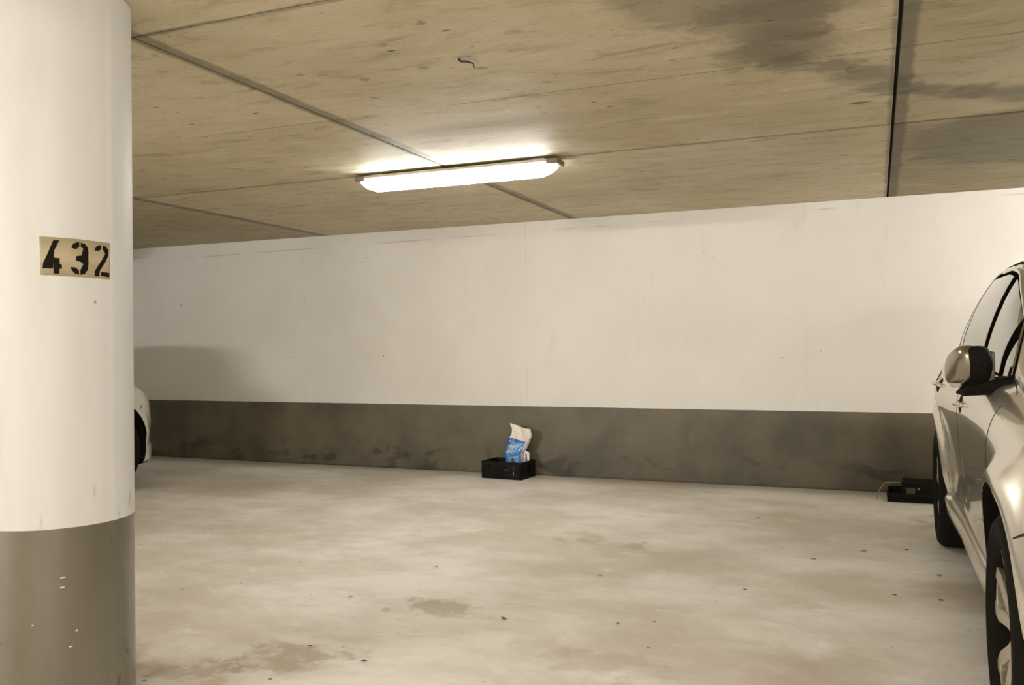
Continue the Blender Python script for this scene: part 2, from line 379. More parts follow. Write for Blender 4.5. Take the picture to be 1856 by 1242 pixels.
def chip(a0, z0, w_, h_):
    v = []; n = 8
    for k in range(n):
        t = 2 * PI * k / n; a = math.radians(a0) + w_ / CR * math.cos(t) * (1 if k % 2 else .6); zz = z0 + h_ * math.sin(t) * (1 if k % 3 else .5)
        v.append(((CR + .0016) * math.cos(a), (CR + .0016) * math.sin(a), zz))
    v2 = [(p[0] * .992, p[1] * .992, p[2]) for p in v]
    mesh_obj('paint_chip', v + v2, [tuple(range(n)), tuple(range(n, 2 * n))[::-1]] + [(k, (k + 1) % n, n + (k + 1) % n, n + k) for k in range(n)], MAT['crumb'], col)
for a_ in ((-36, .452, .010, .0016), (-36.5, .424, .009, .0022), (-31, .250, .007, .002), (-27, .292, .004, .003), (-56, .325, .003, .0015)): chip(*a_)
def on_col(a, z, r): return (r * math.cos(math.radians(a)), r * math.sin(math.radians(a)), z)
v, f = [], []; N = 36
rag = random.Random(5)
for k in range(N + 1):
    a = -49.8 + 51.2 * k / N; z0 = 1.3215 - .005 * k / N + rag.uniform(-.0006, .0006); z1 = 1.432 - .006 * k / N + rag.uniform(-.0006, .0006)
    v += [on_col(a, z0, CR + .0012), on_col(a, z1, CR + .0012)]
# frayed left edge
v[0] = on_col(-49.2, 1.3215, CR + .0012); f = [(2 * k, 2 * k + 2, 2 * k + 3, 2 * k + 1) for k in range(N)]
pan = mesh_obj('number_panel', v, f, MAT['panel'], col, smooth=True)
sm = pan.modifiers.new('solid', 'SOLIDIFY'); sm.thickness = .0008
GL = {
'4': [[(-40.7, 1.4228), (-36.7, 1.423), (-42.0, 1.3771), (-42.2, 1.3575), (-40.8, 1.3548), (-41.1, 1.3402), (-47.8, 1.3406), (-47.4, 1.3569), (-44.8, 1.3809)],
      [(-40.7, 1.3722), (-36.7, 1.3715), (-36.6, 1.3554), (-35.2, 1.3523), (-35.2, 1.341), (-36.7, 1.3402), (-36.9, 1.3256), (-40.8, 1.3262)]],
'3': [[(-23.4, 1.4207), (-23.4, 1.4065), (-25.8, 1.3993), (-28.9, 1.4028), (-27.8, 1.4138), (-25.4, 1.4196)],
      [(-22.4, 1.4196), (-19.2, 1.4163), (-17.1, 1.4055), (-16.7, 1.3884), (-18.1, 1.3737), (-16.8, 1.364), (-17.2, 1.3424), (-19.4, 1.329), (-22.7, 1.3251), (-22.7, 1.3388), (-21.1, 1.3443), (-20.6, 1.3573), (-22.8, 1.3639), (-25.6, 1.3655), (-25.6, 1.3797), (-21.4, 1.3825), (-20.2, 1.3931), (-20.6, 1.403), (-22.4, 1.4062)],
      [(-29.4, 1.3468), (-26.1, 1.3461), (-23.7, 1.3381), (-23.7, 1.325), (-26.6, 1.3289), (-28.6, 1.3371)]],
'2': [[(-6.7, 1.4173), (-6.8, 1.4056), (-8.7, 1.3991), (-12.0, 1.3997), (-11.5, 1.408), (-9.5, 1.4154)],
      [(-5.2, 1.4172), (-2.4, 1.4143), (-0.2, 1.4043), (-0.4, 1.3881), (-3.4, 1.3666), (-8.0, 1.3404), (-8.4, 1.3232), (-12.3, 1.3246), (-12.1, 1.3379), (-9.6, 1.3545), (-5.5, 1.3776), (-3.3, 1.3929), (-3.7, 1.4015), (-5.3, 1.4047)],
      [(-6.9, 1.3381), (0.4, 1.3367), (0.2, 1.3232), (-7.1, 1.3259)]]}
for ch, polys in GL.items():
    bm = bmesh.new()
    for p in polys:
        pts = []
        for (a0, z0), (a1, z1) in zip(p, p[1:] + p[:1]):
            n = max(1, int(abs(a1 - a0) / 1.5)); pts += [(a0 + (a1 - a0) * k / n, z0 + (z1 - z0) * k / n) for k in range(n)]
        bm.faces.new([bm.verts.new((a, 0, z)) for a, z in pts])
    bmesh.ops.triangulate(bm, faces=bm.faces)
    for b_ in range(2): bmesh.ops.subdivide_edges(bm, edges=[e for e in bm.edges if abs(e.verts[0].co.x - e.verts[1].co.x) > 1.5], cuts=1)
    bmesh.ops.triangulate(bm, faces=bm.faces)
    for vv in bm.verts: vv.co = Vector(on_col(vv.co.x, vv.co.z, CR + .0019))
    me = bpy.data.meshes.new('digit'); bm.to_mesh(me); bm.free(); me.materials.append(MAT['stencil'])
    o = bpy.data.objects.new('digit', me); C.objects.link(o); o.parent = pan; o['label'] = 'black stencilled figure ' + ch

# ------------------------------------------------------------ tube lamps
def tube_lamp(x, y, mat, label):
    t = thing('ceiling_lamp', label, 'lamp', (x, y, CEIL - .105))
    L = .635
    # prismatic diffuser with sloping ends
    prof = [(-.052, .074), (-.056, .045), (-.042, .012), (-.02, .0), (.02, .0), (.042, .012), (.056, .045), (.052, .074)]
    xs = [(-L, .93, .42), (-L + .03, .98, .75), (-L + .085, 1, 1), (L - .085, 1, 1), (L - .03, .98, .75), (L, .93, .42)]
    v, f = [], []
    for xx, sy, sz in xs:
        for (py, pz) in prof: v.append((xx, py * sy, .074 - (.074 - pz) * sz))
    n = len(prof)
    for i in range(len(xs) - 1):
        for k in range(n - 1): f.append((i * n + k, i * n + k + 1, (i + 1) * n + k + 1, (i + 1) * n + k))
    f.append(tuple(range(n))); f.append(tuple(range((len(xs) - 1) * n, len(xs) * n)))
    mesh_obj('diffuser', v, f, mat, t, auto=40)
    MB().box((-L + .02, -.060, .0745), (L - .02, .060, .092)).build('housing', MAT['housing'], t, bevel=.004)
    for s in (-1, 1):
        MB().box((s * (L - .10) - .04, -.025, .092), (s * (L - .10) + .04, .025, .1045)).build('ceiling_mount', MAT['housing'], t)
        MB().box((s * L - .035, -.063, .060), (s * L + .035, .063, .0915)).build('end_clip', MAT['bracket'], t, bevel=.004)
    return t
tube_lamp(-2.325, 4.745, MAT['diff_near'], 'white tube lamp under the ceiling between column and car')
tube_lamp(2.675, 4.745, MAT['diff_bay'], 'tube lamp over the bay to the right of the silver car')
tube_lamp(-7.325, 4.745, MAT['diff_few'], 'tube lamp over the white car on the far left')
tube_lamp(-.45, -.12, MAT['diff_fill'], 'added fill tube lamp over the near edge of the empty bay, above the viewpoint')  # unseen lamp added to light the whole view evenly
AISLE = [(-5.3, -3.9), (1.4, -5.9), (3.9, -3.9)]; AMAT = ['diff_aisle', 'diff_bay', 'diff_bay']  # the last two are unseen lamps added to flatten the light
for i, (x, y) in enumerate(AISLE):
    tube_lamp(x, y, MAT[AMAT[i]], ('tube lamp over the aisle, the one furthest left', 'added fill tube lamp over the aisle behind the empty bay', 'added fill tube lamp over the aisle, the one furthest right')[i])

# ------------------------------------------------------------ hatchback cars
HUB_F, HUB_R, HZ = 0.0, 2.66, .325
fW_long = pchip((-.86, -.84, -.78, -.66, -.45, 0, .8, 1.6, 2.5, 2.95, 3.2, 3.36, 3.44, 3.46), (.50, .60, .71, .81, .862, .866, .852, .852, .868, .845, .79, .70, .60, .52))
fW_round = pchip((-.86, -.80, -.70, -.60, -.50, -.42, -.36, 0, .8, 1.6, 2.5, 2.95, 3.2, 3.36, 3.44, 3.46), (.30, .44, .585, .70, .79, .84, .858, .862, .852, .852, .868, .845, .79, .70, .60, .52))
NOSE = ['long']
def fW(y): return fW_long(y) if NOSE[0] == 'long' else fW_round(y)
fT = pchip((-.86, -.80, -.65, -.35, 0, .45, .62, 1.0, 1.35, 1.62, 1.95, 2.4, 2.85, 3.12, 3.24, 3.34, 3.42, 3.46), (.60, .70, .80, .885, .935, .99, 1.015, 1.20, 1.365, 1.46, 1.505, 1.51, 1.475, 1.41, 1.33, 1.14, .98, .80))
fB = pchip((-.86, -.80, -.65, -.35, 0, .45, .62, 1.2, 1.8, 2.8, 3.12, 3.34, 3.42, 3.46), (.56, .66, .755, .835, .875, .925, .945, .975, .995, 1.04, 1.04, 1.0, .90, .76))
fZ = pchip((-.86, -.7, -.45, 3.0, 3.3, 3.46), (.26, .20, .185, .20, .24, .30))
fXR = pchip((-.86, .45, .62, 1.0, 1.35, 1.62, 2.4, 3.12, 3.34, 3.46), (.80, .80, .80, .77, .735, .70, .675, .66, .72, .80))
NP = 0
def ctrl(y):
    W, T, B, Zb, xr = fW(y), fT(y), fB(y), fZ(y), fXR(y)
    h = T - B; z0 = Zb + .13; sd = B - z0
    P = [(0, Zb), (.5 * W, Zb), (.86 * W, Zb), (.955 * W, Zb + .018), (.985 * W, Zb + .06), (.984 * W, z0),
         (.962 * W, z0 + .06 * sd), (.975 * W, z0 + .30 * sd), (.990 * W, z0 + .52 * sd), (.998 * W, z0 + .68 * sd), (.996 * W, z0 + .80 * sd), (.968 * W, z0 + .92 * sd), (.925 * W, z0 + .985 * sd), (.89 * W, B + .004)]
    xg = .872 * W; X = xr * W
    gf = min(1, max(0, (h - .05) / .35))
    def gp(k, zf, zf0): return (xg + (X - xg) * k, B + .012 + (h - .012) * (zf * gf + zf0 * (1 - gf)))
    P += [gp(0, 0, 0), gp(.14, .22, .25), (gp(.36, .44, .45)), gp(.64, .66, .60), gp(1, .86, .70)]
    z = lambda a, b: B + .012 + (h - .012) * (a * gf + b * (1 - gf))
    P += [(X * .94, z(.915, .80)), (X * .82, z(.953, .88)), (X * .55, z(.985, .95)), (X * .28, z(.997, .99)), (0, T)]
    return P
NC = 24; SUB = 4; IDX = {'rock': 5, 'low': 6, 'shoulder': 12, 'belt': 13, 'glass0': 14, 'edge': 18, 'roof': 19, 'mid': 23}
def section(y):
    key = (round(y, 4), NOSE[0])
    if key not in _sec: _sec[key] = _section(key[0])
    return _sec[key]
_sec = {}
def _section(y):
    pts = catmull([np.array(p) for p in ctrl(y)], SUB); out = []
    for x, z in pts:
        fl = 0
        if x > .8 * fW(y) and .15 < z < .90:
            for hb, am in ((HUB_F, .036), (HUB_R, .036)):
                d = math.hypot(y - hb, z - HZ)
                e = .415
                w_ = math.exp(-((d - e) / .05) ** 2) if d > e else math.exp(-((d - e) / .12) ** 2)
                fl = max(fl, am * w_ * min(1, max(0, (z - .27) / .16)))
            fl = max(fl, .022 * math.exp(-((y - HUB_R) / .42) ** 2) * math.exp(-((z - .84) / .11) ** 2))
        if y < -.1: x -= .11 * min(1, (-.1 - y) / .6) * max(0, (z - .48) / .35) ** 1.5 * min(1, x / .3)
        out.append((max(0, x + fl), z))
    return out
def surf(y, p, s=-1, off=0.0):
    """point on the car side (s = -1 is the side facing the empty bay); p runs over the section's control points"""
    def at(yy, pp):
        q = section(yy); k = pp * SUB; i = int(min(max(k, 0), len(q) - 2)); t = k - i
        return Vector((q[i][0] * (1 - t) + q[i + 1][0] * t, yy, q[i][1] * (1 - t) + q[i + 1][1] * t))
    P = at(y, p)
    if off:
        du = at(y + .01, p) - at(y - .01, p); dp = at(y, min(p + .15, 23)) - at(y, p - .15)
        n = du.cross(dp); n.normalize()
        if n.x < 0 and abs(n.x) > .15: n = -n
        if abs(n.x) <= .15 and n.z < 0: n = -n
        P = P + n * off
    return Vector((P.x * s, P.y, P.z))
def side_p(y, z):
    """section parameter on the lower side where height is z"""
    q = section(y); best = None
    for i in range(IDX['rock'] * SUB, IDX['edge'] * SUB):
        if q[i][1] <= z <= q[i + 1][1]: return (i + (z - q[i][1]) / max(1e-6, q[i + 1][1] - q[i][1])) / SUB
    return IDX['edge']
def patch(y0, y1, plo, phi, ny, np_, s, off, thick):
    """a panel lying on the car body, closed on all sides"""
    v, f = [], []
    for layer in (off, off - thick):
        for i in range(ny + 1):
            y = y0 + (y1 - y0) * i / ny; a = plo(y) if callable(plo) else plo; b = phi(y) if callable(phi) else phi
            for j in range(np_ + 1): v.append(surf(y, a + (b - a) * j / np_, s, layer))
    n1 = np_ + 1; L = (ny + 1) * n1
    for i in range(ny):
        for j in range(np_):
            a = i * n1 + j; f.append((a, a + 1, a + n1 + 1, a + n1)); a += L; f.append((a, a + n1, a + n1 + 1, a + 1))
    bd = [j for j in range(n1)] + [i * n1 + np_ for i in range(1, ny + 1)] + [ny * n1 + j for j in range(np_ - 1, -1, -1)] + [i * n1 for i in range(ny - 1, 0, -1)]
    for a, b in zip(bd, bd[1:] + bd[:1]): f.append((a, b, b + L, a + L))
    return v, f
def bar_patch(pairs, s, off, thick, wd):
    """narrow strip along (y, p) pairs"""
    return [surf(y, p, s, off) for y, p in pairs]

_cache = {}
def body_mesh():
    ys = sorted(set([round(v, 3) for v in list(np.linspace(-.86, -.78, 5)) + list(np.linspace(-.78, 3.3, 150)) + list(np.linspace(3.3, 3.46, 12))]))
    v, f = [], []; n = None
    for y in ys:
        q = section(y); ring = [(-x, y, z) for x, z in q] + [(x, y, z) for x, z in q[-2:0:-1]]
        n = len(ring); v += ring
    for i in range(len(ys) - 1):
        for k in range(n): f.append((i * n + k, i * n + (k + 1) % n, (i + 1) * n + (k + 1) % n, (i + 1) * n + k))
    f.append(tuple(range(n))[::-1]); f.append(tuple(range((len(ys) - 1) * n, len(ys) * n)))
    o = mesh_obj('tmp', v, f, MAT['silver'])
    cut = MB()
    cuts = []
    for hb in (HUB_F, HUB_R):
        for s in (-1, 1):
            xa, xb = sorted((s * .60, s * 1.2)); m = MB()
            N_ = 64; k = 0
            prof = [(xa, 0.0), (xa, .388), (xb, .388), (xb, 0.0)]
            m.v = []
            for x in (xa, xb):
                for i in range(N_):
                    a = 2 * PI * i / N_; m.v.append((x, hb + .388 * math.cos(a), HZ + .012 + .388 * math.sin(a)))
            m.f = [tuple(range(N_))[::-1], tuple(range(N_, 2 * N_))] + [(i, (i + 1) % N_, N_ + (i + 1) % N_, N_ + i) for i in range(N_)]
            c = m.build('cut', MAT['black']); cuts.append(c)
            b = o.modifiers.new('b', 'BOOLEAN'); b.operation = 'DIFFERENCE'; b.object = c; b.solver = 'EXACT'
    bpy.context.view_layer.update()
    dg = bpy.context.evaluated_depsgraph_get(); me = bpy.data.meshes.new_from_object(o.evaluated_get(dg))
    for c in cuts: bpy.data.objects.remove(c)
    bpy.data.objects.remove(o)
    me.materials.clear(); me.materials.append(MAT['silver']); me.materials.append(MAT['black'])
    for p in me.polygons:
        c = p.center
        for hb in (HUB_F, HUB_R):
            if math.hypot(c.y - hb, c.z - HZ - .012) < .3884 and .59 < abs(c.x) : p.material_index = 1
        if c.z < .215 and abs(p.normal.z) > .6: p.material_index = 1
    me.polygons.foreach_set('use_smooth', [True] * len(me.polygons)); me.set_sharp_from_angle(angle=math.radians(38))
    return me

def wheel(parent, y, s, phase=0.0):
    """wheel with its outer face at x = s * .878"""
    X = .872
    def P(x, r, t): return (s * (X + x), y + r * math.cos(t), HZ + r * math.sin(t))
    w_ = bpy.data.objects.new('wheel', None); C.objects.link(w_); w_.parent = parent; w_.empty_display_size = .05
    def lathe(prof, name, mat, close=True):
        m = MB(); m.lathe_x([(s * a, r) for a, r in prof], (s * X, y, HZ), 72, close); return m.build(name, mat, w_, auto=35)
    lathe([(-.012, .232), (-.002, .246), (.008, .262), (.0105, .268), (.0085, .270), (.010, .276), (.008, .292), (.006, .297), (.004, .299), (-.006, .312), (-.020, .320), (-.045, .3235), (-.175, .3235), (-.198, .314), (-.212, .29), (-.205, .232)], 'tyre', MAT['rubber'])
    lathe([(-.006, .233), (-.004, .228), (-.012, .221), (-.03, .216), (-.19, .208), (-.19, .233)], 'rim', MAT['brake'])
    m = MB(); m.lathe_x([(s * -.075, .205), (s * -.075, .0), (s * -.10, .0), (s * -.10, .205)], (s * X, y, HZ), 48); m.build('brake_disc', MAT['brake'], w_)
    for k in range(5):
        a = phase + 2 * PI * k / 5; m = MB()
        def tr(r, d, x): return P(x, 1, 0) if False else (s * (X + x), y + r * math.cos(a) - d * math.sin(a), HZ + r * math.sin(a) + d * math.cos(a))
        # a spoke is a V that opens towards the rim, joined there by a rounded loop
        for sg in (-1, 1):
            poly = [(.035, sg * .001), (.035, sg * .030), (.100, sg * .044), (.175, sg * .078), (.212, sg * .078), (.220, sg * .052), (.218, sg * .036), (.180, sg * .036), (.110, sg * .003)]
            if sg < 0: poly = poly[::-1]
            m.prism(poly, lambda r, d: tr(r, d, -.008 - .030 * (1 - r / .22)), lambda r, d: tr(r, d, -.052))
        arc = [(.214 * math.cos(t), .214 * math.sin(t)) for t in np.linspace(-.26, .26, 9)] + [(.200 * math.cos(t), .200 * math.sin(t)) for t in np.linspace(.25, -.25, 9)]
        m.prism(arc, lambda r, d: tr(r, d, -.010), lambda r, d: tr(r, d, -.045))
        m.build('spoke', MAT['alloy'], w_, bevel=.0025)
    lathe([(-.028, .0), (-.028, .030), (-.032, .036), (-.06, .038), (-.06, .0)], 'hub_cap', MAT['alloy'], False)
    return w_

def add(parent, name, vf, mat, **k): return mesh_obj(name, vf[0], vf[1], mat, parent, **k)

def make_car(label, paint_mat, loc, rotz, cap_mat, phases, sides=(-1, 1)):
    car = thing('parked_car', label, 'car', loc, rotz)
    me = body_mesh().copy(); me.materials[0] = paint_mat
    b = bpy.data.objects.new('body', me); C.objects.link(b); b.parent = car
    for (y, s), ph in zip(((HUB_F, -1), (HUB_R, -1), (HUB_F, 1), (HUB_R, 1)), phases): wheel(car, y, s, ph)
    E = IDX['edge']; G0 = IDX['glass0']
    top = lambda y: E - .18
    def fr_top(y):      # front door glass rises with the windscreen pillar
        return G0 + .15 + (E - .18 - G0 - .15) * min(1, max(0, (y - .80) / .30)) ** .55
    def rr_top(y): return G0 + .2 + (E - .18 - G0 - .2) * min(1, max(0, (2.98 - y) / .42)) ** .6
    for s in sides:
        # black frame behind all the side glass, then the panes
        add(car, 'window_surround', patch(.78, 3.02, G0 - .32, lambda y: min(fr_top(y + .03), rr_top(y - .03)) + .13, 90, 8, s, .0022, .004), MAT['gloss_black'], auto=30)
        add(car, 'side_window', patch(1.11, 1.60, G0 + .02, lambda y: fr_top(y) - .14, 30, 8, s, .0042, .003), MAT['glass'], auto=30)
        add(car, 'quarter_window', patch(.86, .99, G0 + .02, lambda y: fr_top(y) - .14, 10, 6, s, .0042, .003), MAT['glass'], auto=30)
        add(car, 'side_window', patch(1.73, 2.52, G0 + .02, lambda y: top(y) - .14, 30, 8, s, .0042, .003), MAT['glass'], auto=30)
        add(car, 'quarter_window', patch(2.57, 2.91, G0 + .02, lambda y: rr_top(y) - .14, 16, 8, s, .0042, .003), MAT['glass'], auto=30)
        # bright moulding over the windows and along the pillar
        pts = [(y, min(fr_top(y), rr_top(y)) + .17) for y in np.linspace(.80, 3.0, 70)]
        MB().tube([surf(y, p, s, .004) for y, p in pts], .005, 6).build('window_moulding', cap_mat, car, smooth=True)
        # doors: dark shut lines pressed into the skin
        def seam(name, pairs, r=.0028): MB().tube([surf(y, p, s, -.0012) for y, p in pairs], r, 6).build(name, MAT['seam'], car, smooth=True)
        dz = lambda y, z: (y, side_p(y, z))
        seam('door_seam', [dz(.47 + .10 * (1 - min(1, max(0, (z - .30) / .5))) , z) for z in np.linspace(.38, .90, 26)] + [(.52, 13.0), (.62, 13.6), (.74, 14.2)])
        seam('door_seam', [dz(1.62 + .02 * math.sin(z * 3), z) for z in np.linspace(.40, 1.0, 26)], .0022)
        rear = [dz(2.62, 1.0), dz(2.60, .90), dz(2.56, .82), dz(2.45, .76), dz(2.34, .68), dz(2.26, .58), dz(2.21, .45), dz(2.20, .37)]
        seam('door_seam', rear)
        seam('sill_seam', [dz(y, .315) for y in np.linspace(.42, 2.2, 50)])
        # bumper joints
        seam('bumper_seam', [dz(-.30, .64), dz(-.36, .675), dz(-.45, .69), dz(-.58, .69)])
        seam('bumper_seam', [dz(2.98, .62), dz(3.05, .66), dz(3.2, .67)])
        # rubbing strip low on the sill
        MB().tube([surf(y, side_p(y, .262), s, .002) for y in np.linspace(.45, 2.2, 40)], .013, 8).build('sill_strip', paint_mat, car, smooth=True)
        # arch liners: dark lip inside each wheel opening
        for hb in (HUB_F, HUB_R):
            m = MB(); N_ = 40; rr = [(.62, .387), (.845, .387), (.845, .382), (.62, .382)]
            base = []
            for i in range(N_ + 1):
                a = -.28 + (PI + .56) * i / N_
                for x, r in rr: m.v.append((s * x, hb + r * math.cos(a), HZ + .012 + r * math.sin(a)))
            for i in range(N_):
                for k in range(4): m.f.append((i * 4 + k, i * 4 + (k + 1) % 4, (i + 1) * 4 + (k + 1) % 4, (i + 1) * 4 + k))
            m.f.append((0, 1, 2, 3)); m.f.append((N_ * 4 + 3, N_ * 4 + 2, N_ * 4 + 1, N_ * 4)); m.build('arch_liner', MAT['black'], car, smooth=True)
        # handles: a bowl in the skin with a grip bridging it
        for yh, zh in ((1.47, .845), (2.40, .885)):
            c0 = surf(yh, side_p(yh, zh), s, 0)
            v, f = [], []; N_ = 28
            for ring_, (ry, rz, off) in enumerate(((.062, .036, .0015), (.050, .027, .0022), (.0, .0, .0022))):
                for i in range(N_ if ry else 1):
                    a = 2 * PI * i / N_; yy = yh + ry * math.cos(a); zz = zh + rz * math.sin(a); v.append(surf(yy, side_p(yy, zz), s, off))
            for i in range(N_): f.append((i, (i + 1) % N_, N_ + (i + 1) % N_, N_ + i)); f.append((N_ + i, N_ + (i + 1) % N_, 2 * N_))
            hd = bpy.data.objects.new('door_handle', None); C.objects.link(hd); hd.parent = car; hd.empty_display_size = .05
            mesh_obj('recess', v, f, MAT['black'], hd, smooth=True)
            gp = [surf(yh + t, side_p(yh + t, zh + .002), s, o) for t, o in ((-.098, .000), (-.088, .010), (-.06, .019), (0, .022), (.06, .021), (.088, .014), (.098, .000))]
            gp = [Vector(p) for p in catmull(gp, 4)]
            g_ = MB().tube(gp, .0115, 10).build('grip', paint_mat, hd, smooth=True)
        # folded mirror
        mz = 1.012; my = .90
        mr = bpy.data.objects.new('folded_mirror', None); C.objects.link(mr); mr.parent = car; mr.empty_display_size = .05
        def mirror_shell(xs_, name, mat, puff=0):
            v, f = [], []; NN = 28
            for (t, xc, yc, rx, ry_, rz, zc) in xs_:
                for i in range(NN):
                    a = 2 * PI * i / NN; ca, sa = math.cos(a), math.sin(a); e = .72
                    dz_ = math.copysign(abs(sa) ** e, sa) * rz; v.append((s * (xc + math.copysign(abs(ca) ** e, ca) * rx), yc - .5 * dz_, zc + dz_))
            for i in range(len(xs_) - 1):
                for k in range(NN): f.append((i * NN + k, i * NN + (k + 1) % NN, (i + 1) * NN + (k + 1) % NN, (i + 1) * NN + k))
            f.append(tuple(range(NN))[::-1]); f.append(tuple(range((len(xs_) - 1) * NN, len(xs_) * NN)))
            return mesh_obj(name, v, f, mat, mr, auto=60)
        # stations along the car: near end at the pivot, far end the tip; sizes from a real housing
        mirror_shell([(0, .830, .775, .006, 0, .030, mz), (0, .835, .780, .030, 0, .055, mz), (0, .842, .80, .043, 0, .070, mz + .002), (0, .846, .83, .048, 0, .076, mz + .003), (0, .848, .836, .047, 0, .075, mz + .003)], 'housing', MAT['black'])
        mirror_shell([(0, .862, .79, .010, 0, .030, mz - .008), (0, .866, .80, .034, 0, .055, mz), (0, .868, .83, .045, 0, .073, mz + .004), (0, .875, .88, .052, 0, .078, mz + .003), (0, .888, .94, .050, 0, .070, mz - .004), (0, .898, .99, .040, 0, .055, mz - .012), (0, .904, 1.02, .022, 0, .033, mz - .018), (0, .906, 1.03, .006, 0, .012, mz - .020)], 'mirror_cap', cap_mat)
        m = MB().box((min(s * .79, s * .822), .80, mz - .055), (max(s * .79, s * .822), .99, mz + .06)); m.build('mirror_glass', MAT['glass'], mr, bevel=.01)
        # foot on the door
        v = []
        for (x, y_, z_) in ((.70, .72, .93), (.90, .76, .915), (.915, .90, .918), (.72, .99, .94), (.74, .76, .985), (.87, .79, .955), (.885, .88, .955), (.75, .93, .985)): v.append((s * x, y_, z_))
        mesh_obj('mirror_foot', v, [(0, 1, 2, 3), (4, 5, 6, 7), (0, 1, 5, 4), (1, 2, 6, 5), (2, 3, 7, 6), (3, 0, 4, 7)], MAT['black'], mr).modifiers.new('b', 'BEVEL').width = .008
        v, f = patch(.74, .86, 13.3, lambda y: G0 + .1 + 3.0 * (y - .74) / .12 * .35, 6, 4, s, .008, .006); add(mr, 'sail_panel', (v, f), MAT['black'])
        MB().tube([(s * .925, .93, mz - .058), (s * .918, .87, mz - .062), (s * .90, .82, mz - .060)], [.004, .009, .006], 8).build('indicator', MAT['lens'], mr, smooth=True)
        # small badge-shaped repeater on the wing
        m = MB(); c0 = surf(.42, side_p(.42, .80), s, .003)
        # lamps
        add(car, 'headlight', patch(-.74, -.46, lambda y: side_p(y, .66), lambda y: 12.6, 14, 6, s, .004, .006), MAT['lens'], auto=30)
        add(car, 'tail_light', patch(3.10, 3.40, lambda y: side_p(y, .80), 12.9, 12, 6, s, .004, .006), MAT['red_lens'], auto=30)
    # windscreen, two mirrored halves made into one pane
    def top_pane(name, y0, y1, p0, mat, ny=24):
        v1, f1 = patch(y0, y1, p0, 22.999, ny, 12, -1, .003, .004); v2, f2 = patch(y0, y1, p0, 22.999, ny, 12, 1, .003, .004)
        m = MB(); m.add(v1, f1).add(v2, f2); return m.build(name, mat, car, auto=30)
    top_pane('windscreen', .68, 1.50, 19.2, MAT['glass']); top_pane('rear_window', 3.22, 3.36, 19.6, MAT['glass'])
    top_pane('scuttle', .585, .665, 18.6, MAT['black'], 6)
    # nose: grille, lower intake, number plate blank left off; wipers on the screen
    for s in (-1, 1):
        MB().tube([surf(.63, 22.6 if s < 0 else 21.2, -1 if s < 0 else 1, .012), surf(.72, 21.4, s, .016), surf(.80, 19.6, s, .012)], .006, 6).build('wiper', MAT['black'], car, smooth=True)
    MB().box((-.28, -.872, .46), (.28, -.845, .54)).build('grille', MAT['black'], car, bevel=.008)
    MB().box((-.29, -.872, .29), (.29, -.845, .38)).build('lower_intake', MAT['black'], car, bevel=.01)
    # roof seam across and roof bars
    MB().tube([surf(y, 18.9, -1, .003) for y in np.linspace(1.6, 3.05, 40)], .006, 6).build('roof_strip', MAT['black'], car, smooth=True)
    MB().tube([surf(y, 18.9, 1, .003) for y in np.linspace(1.6, 3.05, 40)], .006, 6).build('roof_strip', MAT['black'], car, smooth=True)
    return car

make_car('silver hatchback parked on the right, mirror folded, in the bay beside the empty one', MAT['silver'], (1.17, 2.66, 0), 0, MAT['chrome'], (PI / 2, PI / 2, .4, .9))
NOSE[0] = 'round'
make_car('white car parked nose to the wall, mostly hidden behind the round column', MAT['white_car'], (-6.305, 5.04, 0), PI, MAT['white_car'], (.2, .7, 1.1, .3))

# ------------------------------------------------------------ crates and bag by the wall
def crate(name, label, loc, rotz, W_, D_, H_, rows=3):
    """open slatted crate; origin at its near left foot corner"""
    t = thing(name, label, 'crate', loc, rotz, None)
    wl = .004
    MB().box((.004, .004, .004), (W_ - .004, D_ - .004, .010)).build('bottom', MAT['crate'], t)
    def side(a, b, name='side_wall'):
        a = Vector(a); b = Vector(b); d = (b - a).normalized(); n = Vector((-d.y, d.x, 0)); L = (b - a).length; m = MB()
        def bar(u0, u1, z0, z1, th=wl, o=0):
            vs = []
            for z in (z0, z1):
                for u, q in ((u0, o), (u1, o), (u1, o + th), (u0, o + th)): p = a + d * u + n * q; vs.append((p.x, p.y, z))
            m.add(vs, [(0, 3, 2, 1), (4, 5, 6, 7), (0, 1, 5, 4), (1, 2, 6, 5), (2, 3, 7, 6), (3, 0, 4, 7)])
        bar(0, L, H_ - .022, H_, .012, -.003); bar(0, L, 0, .022)
        bar(0, L, H_ * .50 - .006, H_ * .50 + .010)
        n_ = 14
        for i in range(n_ + 1):
            u = (L - .020) * i / n_; bar(u, u + .020, .01, H_ - .01)
        bar(L * .32, L * .68, H_ * .18, H_ * .80)          # plain plate in the middle
        bar(0, .03, 0, H_); bar(L - .03, L, 0, H_)
        # carry opening is left free above the plate
        return m.build(name, MAT['crate'], t, bevel=.001, seg=1)
    for a, b in (((0, 0, 0), (W_, 0, 0)), ((W_, 0, 0), (W_, D_, 0)), ((W_, D_, 0), (0, D_, 0)), ((0, D_, 0), (0, 0, 0))): side(a, b)
    return t
cr = crate('plastic_crate', 'small black plastic crate by the back wall holding a blue bag', (-3.105, 6.785, 0), math.radians(-4.5), .375, .265, .145)
